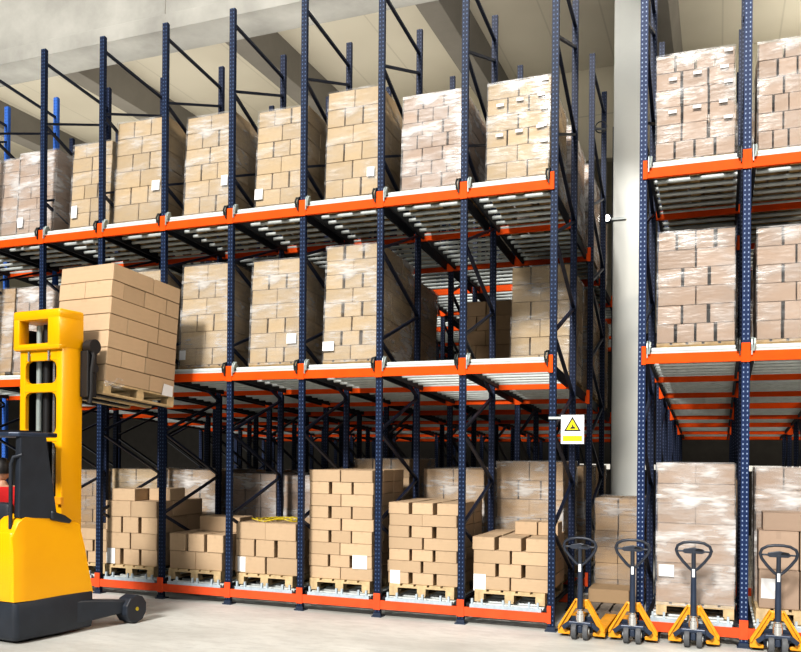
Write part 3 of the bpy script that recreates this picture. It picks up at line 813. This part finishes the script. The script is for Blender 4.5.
# straddle leg with load wheel (right) and the left one
def leg(sx, x0):
    b = MB()
    yy = [.55, .9, 1.15, 1.24]
    rings = []
    for y, z0, z1, w in ((.50, .06, .37, .10), (.85, .10, .345, .09), (1.20, .13, .30, .08), (1.34, .14, .28, .07)):
        xc = x0 + sx * (.0 + .28 * (y - .5))
        rings.append([(xc - w, y, z0), (xc + w, y, z0), (xc + w, y, z1), (xc - w, y, z1)])
    for r in rings: b.v += r
    for k in range(3):
        for i in range(4): b.f.append((k * 4 + i, k * 4 + (i + 1) % 4, (k + 1) * 4 + (i + 1) % 4, (k + 1) * 4 + i))
    b.f += [(3, 2, 1, 0), (12, 13, 14, 15)]
    lg = b.build('straddle_leg', M['charcoal'], t, .02)
    xc = x0 + sx * .27
    w = MB().prism([(1.43 + .165 * cos(2 * pi * (k + .5) / 10), .168 + .165 * sin(2 * pi * (k + .5) / 10)) for k in range(10)], xc - .09, xc + .09, 'x')
    w = w.build('wheel_housing', M['charcoal'], lg, .012)
    MB().cyl((xc + sx * .088, 1.43, .168), (xc + sx * .10, 1.43, .168), .022, 12).build('wheel_cap', M['strap'], lg)
    MB().cyl((xc - .07, 1.43, .12), (xc + .07, 1.43, .12), .12, 20).build('load_wheel', M['wheel'], lg, .01, True)
leg(1, -.04); leg(-1, -1.26)
# mast: yellow frame with windows, guide columns and hydraulic rams inside
mx0, mx1, my0, my1 = -.895, -.215, .80, 1.02
mz = 3.60
fr = MB()
def frame_plate(b, x0, x1, y0, y1, zs):  # rear plate with openings: side bars + rungs
    b.box(x0, x0 + .085, y0, y1, .3, zs[-1]); b.box(x1 - .085, x1, y0, y1, .3, zs[-1])
frs = MB()
frs.box(mx0, mx0 + .09, my0, my0 + .06, .25, 3.15)
fr1 = frs.build('mast_left_upright', M['yellow'], t, .012)
frs = MB().box(mx1 - .10, mx1, my0, my0 + .30, .25, 3.18)
frs.build('mast_side_panel', M['yellow'], t, .02, True)
for z0, z1 in ((3.02, 3.17), (2.66, 2.765), (2.10, 2.19), (1.40, 1.48)):
    MB().box(mx0 + .05, mx1 - .05, my0 + .003, my0 + .055, z0, z1).build('mast_crossbar', M['yellow'], t, .012)
# corner gussets of the windows
for z, s in ((2.765, 1), (2.66, -1), (2.19, 1), (2.10, -1), (3.02, -1)):
    for xx, sx in ((mx0 + .085, 1), (mx1 - .095, -1)):
        MB().prism([(xx, z), (xx + sx * .07, z), (xx + sx * .02, z + s * .02), (xx, z + s * .07)], my0 + .006, my0 + .05, 'y').build('mast_gusset', M['yellow'], t)
# top cap, wider, with its own window
cp = MB()
cx0, cx1 = mx0 - .065, mx1 + .01
cp.box(cx0, cx1, my0 - .05, my0 + .31, 3.48, 3.60)
cp.box(cx0, cx0 + .11, my0 - .05, my0 + .10, 3.16, 3.52)
cp.box(cx1 - .20, cx1, my0 - .05, my0 + .31, 3.16, 3.52)
cp.box(cx0, cx1, my0 - .05, my0 + .06, 3.14, 3.22)
cp.build('mast_cap', M['yellow'], t, .03, True)
for x, r_, mt in ((mx0 + .16, .036, 'guide'), (mx0 + .29, .045, 'black'), (mx0 + .40, .02, 'chrome'), (mx0 + .48, .028, 'chrome'), (mx0 + .565, .02, 'black')):
    MB().cyl((x, my0 + .14, .25), (x, my0 + .14, 3.45), r_, 12).build('mast_column', M[mt], t, 0, True)
for x in (mx0 + .16, mx1 - .2):
    MB().cyl((x, my0 - .005, 3.09), (x, my0 + .03, 3.09), .022, 10).cyl((x, my0 - .01, 3.02), (x, my0 - .01, 3.13), .014, 8).build('chain_anchor', M['chrome'], t, 0, True)
MB().box(mx0 + .02, mx1 - .06, my0 + .20, my0 + .28, .3, 3.4).build('mast_rear_plate', M['black'], t)
MB().box(mx0 + .01, mx0 + .03, my0 + .06, my0 + .22, .3, 3.4).build('mast_side_web', M['black'], t)
# fork carriage, hose drum, backrest and forks, tilted a little forwards
TL = radians(-5)
car = bpy.data.objects.new('fork_carriage', None)
cm = MB().box(-.88, -.14, 1.13, 1.19, 2.62, 3.22).box(-.88, -.14, 1.07, 1.13, 2.7, 2.8).box(-.43, -.10, 1.06, 1.20, 2.62, 3.15)
car = cm.build('fork_carriage', M['black'], t, .01)
MB().cyl((-.18, 1.14, 3.20), (-.065, 1.14, 3.20), .085, 16).cyl((-.16, 1.14, 2.95), (-.06, 1.14, 2.95), .05, 14).build('hose_pulley', M['black'], car, 0, True)
hp = [(-.11, 1.1, 3.22), (-.07, 1.12, 3.1), (-.08, 1.10, 2.9), (-.09, 1.11, 2.7), (-.10, 1.1, 2.55)]
MB().tube(hp, .022, 8).tube([(x - .05, y + .03, z) for x, y, z in hp], .02, 8).build('hydraulic_hose', M['black'], car, 0, True)
for x in (-.72, -.26):
    MB().add([(x - .05, 1.2, 2.70), (x + .05, 1.2, 2.70), (x + .05, 1.2, 2.665), (x - .05, 1.2, 2.665), (x - .05, 2.3, 2.60), (x + .05, 2.3, 2.60), (x + .05, 2.3, 2.585), (x - .05, 2.3, 2.585)],
             [(0, 1, 2, 3), (7, 6, 5, 4), (0, 4, 5, 1), (1, 5, 6, 2), (2, 6, 7, 3), (3, 7, 4, 0)]).build('fork', M['black'], t)

# the load on the forks
NL = Vector((-6.69, 7.78, 2.82))          # lower near right corner of the cartons
Wd = .86
R_ = Matrix.Rotation(-TH, 4, 'Z') @ Matrix.Rotation(TL, 4, 'X')
ctr = NL + (R_.to_3x3() @ Vector((-Wd / 2, 0, 0)))
lt = thing('carton_load', 'tan carton block raised on the reach truck\'s forks, brown side in shade', 'carton stack', ctr, (TL, 0, -TH))
lt.rotation_mode = 'XYZ'
rng = random.Random(5)
lay = [[.62, .38], [.2, .34, .46], [.56, .44], [.25, .45, .30], [.7, .3], [.17, .3, .33, .2], [.58, .42]]
hh = 1.415 / len(lay)
for k, ss in enumerate(lay):
    y = 0
    for q, s in enumerate(ss):
        dl = s * 1.19
        nfx = 2 if k % 2 else 1
        if q == 0:
            for ix in range(nfx):
                obj('carton', carton_mesh('card4' if q == 0 else 'card'), lt, (-Wd / 2 + (ix + .5) * Wd / nfx, y + rng.uniform(0, .006), k * hh), (Wd / nfx - .004, dl - .005, hh - .004))
        else:
            obj('carton', carton_mesh('card4'), lt, (rng.uniform(-.006, .006), y, k * hh), (Wd - .01, dl - .006, hh - .004))
        y += dl
MB().add([(Wd / 2 + .008, .95, -.02), (Wd / 2 + .008, 1.15, -.02), (Wd / 2 + .008, 1.15, .12), (Wd / 2 + .008, .98, .13)], [(0, 1, 2, 3)]).build('paper_label', M['paper'], lt)
b = MB()
for k in range(4):
    pts = [(Wd / 2 + .01 + .012 * sin(i * 1.7 + k), -.02 + i * .04 + k * .01, -.03 + .03 * sin(i * 1.1 + k * 2) + .012 * i * (k == 1)) for i in range(8)]
    b.tube(pts, .009, 5)
b.build('film_shred', M['film_heavy'], lt, 0, True)['label'] = 'loose shred of white stretch film'
pc = ctr + (R_.to_3x3() @ Vector((0, 0, -.146)))
make_pallet('pale wooden pallet carried on the reach truck\'s forks', pc, .84, 1.2, 'wood', (TL, 0, -TH), True)

# ------------------------------------------------------------------ driver
def skin_body(name, verts, edges, radii, mat, parent=None, root=0, lv=2):
    me = bpy.data.meshes.new(name); me.from_pydata(verts, edges, [])
    o = obj(name, me, parent)
    o.modifiers.new('skin', 'SKIN')
    sv = me.skin_vertices[0].data
    for i, r_ in enumerate(radii): sv[i].radius = (r_, r_) if isinstance(r_, (int, float)) else r_
    sv[root].use_root = True
    sub = o.modifiers.new('sub', 'SUBSURF'); sub.levels = lv; sub.render_levels = lv
    me.materials.append(mat)
    for p in me.polygons: p.use_smooth = True
    return o
dv = thing('person', 'dark-haired driver in a red shirt seated in the yellow reach truck', 'person', (-7.31, 6.90, 1.05), (0, 0, radians(40)))
# local: +y is the way the driver faces, +x his right-hand side... hips at origin
V = [(0, 0, .10), (0, .02, .30), (0, 0, .47), (0, .0, .56), (0, .01, .63),            # pelvis, waist, chest, neck, skull base
     (.17, 0, .50), (.24, .10, .28), (.20, .33, .22), (.19, .42, .22),                 # right arm to the wrist
     (-.17, 0, .50), (-.24, .10, .28), (-.20, .33, .22), (-.19, .42, .22),
     (.10, .05, .08), (.13, .44, .10), (.13, .48, -.22), (.13, .60, -.28),             # legs
     (-.10, .05, .08), (-.13, .44, .10), (-.13, .48, -.22), (-.13, .60, -.28)]
E = [(0, 1), (1, 2), (2, 3), (3, 4), (2, 5), (5, 6), (6, 7), (7, 8), (2, 9), (9, 10), (10, 11), (11, 12), (0, 13), (13, 14), (14, 15), (15, 16), (0, 17), (17, 18), (18, 19), (19, 20)]
Rr = [(.15, .11), (.13, .10), (.15, .11), .055, .05, .075, .05, .036, .028, .075, .05, .036, .028, .09, .07, .05, .04, .09, .07, .05, .04]
skin_body('body', V, E, Rr, M['skin'], dv)
Vs = V[:4][:3] + [(0, 0, .545), V[5], V[6], V[9], V[10]]
skin_body('shirt', [(0, 0, .06), (0, .02, .30), (0, 0, .47), (0, 0, .535), (.17, 0, .50), (.24, .10, .29), (-.17, 0, .50), (-.24, .10, .29)],
          [(0, 1), (1, 2), (2, 3), (2, 4), (4, 5), (2, 6), (6, 7)], [(.165, .125), (.15, .115), (.17, .125), .07, .088, .062, .088, .062], M['red'], dv)
skin_body('trousers', [(0, 0, .08), (.10, .05, .08), (.13, .44, .10), (.13, .48, -.20), (-.10, .05, .08), (-.13, .44, .10), (-.13, .48, -.20)],
          [(0, 1), (1, 2), (2, 3), (0, 4), (4, 5), (5, 6)], [(.165, .12), .10, .08, .06, .10, .08, .06], M['trouser'], dv)
for sx in (-1, 1):
    wv = (sx * .19, .42, .22)
    hv = [wv, (sx * .185, .47, .215)]; he = [(0, 1)]; hr = [.026, (.035, .018)]
    for k, (dx, ln) in enumerate(((-.028, .068), (-.009, .078), (.010, .073), (.028, .058))):
        i = len(hv); hv += [(sx * .185 + dx, .505, .213), (sx * .185 + dx, .505 + ln * .5, .20), (sx * .185 + dx, .505 + ln * .7, .175)]
        he += [(1, i), (i, i + 1), (i + 1, i + 2)]; hr += [.010, .009, .008]
    i = len(hv); hv += [(sx * .185 - sx * .04, .475, .205), (sx * .185 - sx * .055, .51, .195)]; he += [(1, i), (i, i + 1)]; hr += [.011, .009]
    skin_body('hand', hv, he, hr, M['skin'], dv)
    sh_ = MB().sphere((sx * .13, .62, -.30), .06, 12, 8, (.8, 2.1, .75)); sh_.build('shoe', M['black'], dv, 0, True)
hd = MB().sphere((0, .025, .735), .1, 18, 12, (.78, .95, 1.2))
hd.sphere((0, .118, .72), .018, 8, 6, (.8, 1, 1.4)).sphere((.078, .01, .73), .026, 8, 6, (.4, .8, 1.2)).sphere((-.078, .01, .73), .026, 8, 6, (.4, .8, 1.2))
hd = hd.build('head', M['skin'], dv, 0, True)
for sx in (-1, 1): MB().sphere((sx * .033, .108, .75), .012, 8, 6).build('eye', M['paper'], hd, 0, True)
MB().sphere((0, .11, .675), .022, 8, 6, (1.2, .5, .3)).build('mouth', M['red'], hd, 0, True)
hr_ = MB()
nU, nV = 18, 10
for i in range(nV + 1):
    th = (pi * .62) * i / nV
    for j in range(nU):
        ph = 2 * pi * j / nU
        lim = 1 if sin(ph) < .35 else .62
        tt = th * lim
        hr_.v.append((.088 * sin(tt) * cos(ph), .012 + .106 * sin(tt) * sin(ph), .742 + .128 * cos(tt)))
for i in range(nV):
    for j in range(nU): hr_.f.append((i * nU + j, (i + 1) * nU + j, (i + 1) * nU + (j + 1) % nU, i * nU + (j + 1) % nU))
hr_.build('hair', M['hair'], dv, 0, True)

# ------------------------------------------------------------------ light
w = bpy.data.worlds.new('world'); SC.world = w; w.use_nodes = True
bg = w.node_tree.nodes['Background']; bg.inputs[0].default_value = (.92, .96, 1, 1); bg.inputs[1].default_value = .06
def area(name, loc, target, size, power, col=(1, 1, 1), sy=None):
    l = bpy.data.lights.new(name, 'AREA'); l.energy = power; l.color = col; l.size = size
    if sy: l.shape = 'RECTANGLE'; l.size_y = sy
    o = bpy.data.objects.new(name, l); COL.objects.link(o); o.location = loc
    d = Vector(target) - Vector(loc); o.rotation_euler = d.to_track_quat('-Z', 'Y').to_euler(); return o
sun = bpy.data.lights.new('sun', 'SUN'); sun.energy = 4.4; sun.angle = radians(9); sun.color = (1, .965, .91)
so = bpy.data.objects.new('sun', sun); COL.objects.link(so)
so.rotation_euler = (Vector((.10, 1, -.72))).to_track_quat('-Z', 'Y').to_euler(); so.location = (4, -6, 12)
area('skylight', (-3, 3, 12), (-3.5, 9.5, 2), 16, 750, (1, .98, .95), 5)
area('front_fill', (-2, -7, 7), (-2, 9, 3), 18, 220, (1, .98, .96), 6)  # unseen fill lamp added behind the camera to brighten rack fronts
area('ceiling_fill', (-10.7, 14.4, 8.1), (-10.7, 14.4, 10), 14, 190, (1, .95, .84), 4.5)  # unseen fill lamp added over the racks to brighten the ceiling
area('ceiling_fill', (4.5, 14.4, 8.1), (4.5, 14.4, 10), 7, 260, (1, .95, .84), 4.5)  # second added ceiling fill, on the right
area('soffit_fill', (-6, 11.3, 8.0), (-6, 11.3, 9.2), 20, 110, (1, .97, .92), .3)  # unseen fill lamp added under the main beam to brighten its soffit
area('roof_strip', (-1.3, 12.3, 9.6), (-1.35, 14.2, 6.0), 2.5, 55, (1, .98, .94), .5)
area('east_fill', (9, 9.3, 9.6), (-7, 10.2, 5.5), 2.5, 1000, (1, .86, .68), 1.2)  # unseen fill lamp added to light right sides of the top loads
area('far_light', (-3, 21.9, 2.5), (-3, 22.6, 1.7), 16, 12, (1, .95, .85), .3)

SC.view_settings.view_transform = 'Standard'
SC.view_settings.look = 'Medium High Contrast'
SC.view_settings.exposure = -.22
SC.cycles.use_denoising = True
SC.cycles.max_bounces = 6
SC.cycles.diffuse_bounces = 1
SC.cycles.transparent_max_bounces = 10
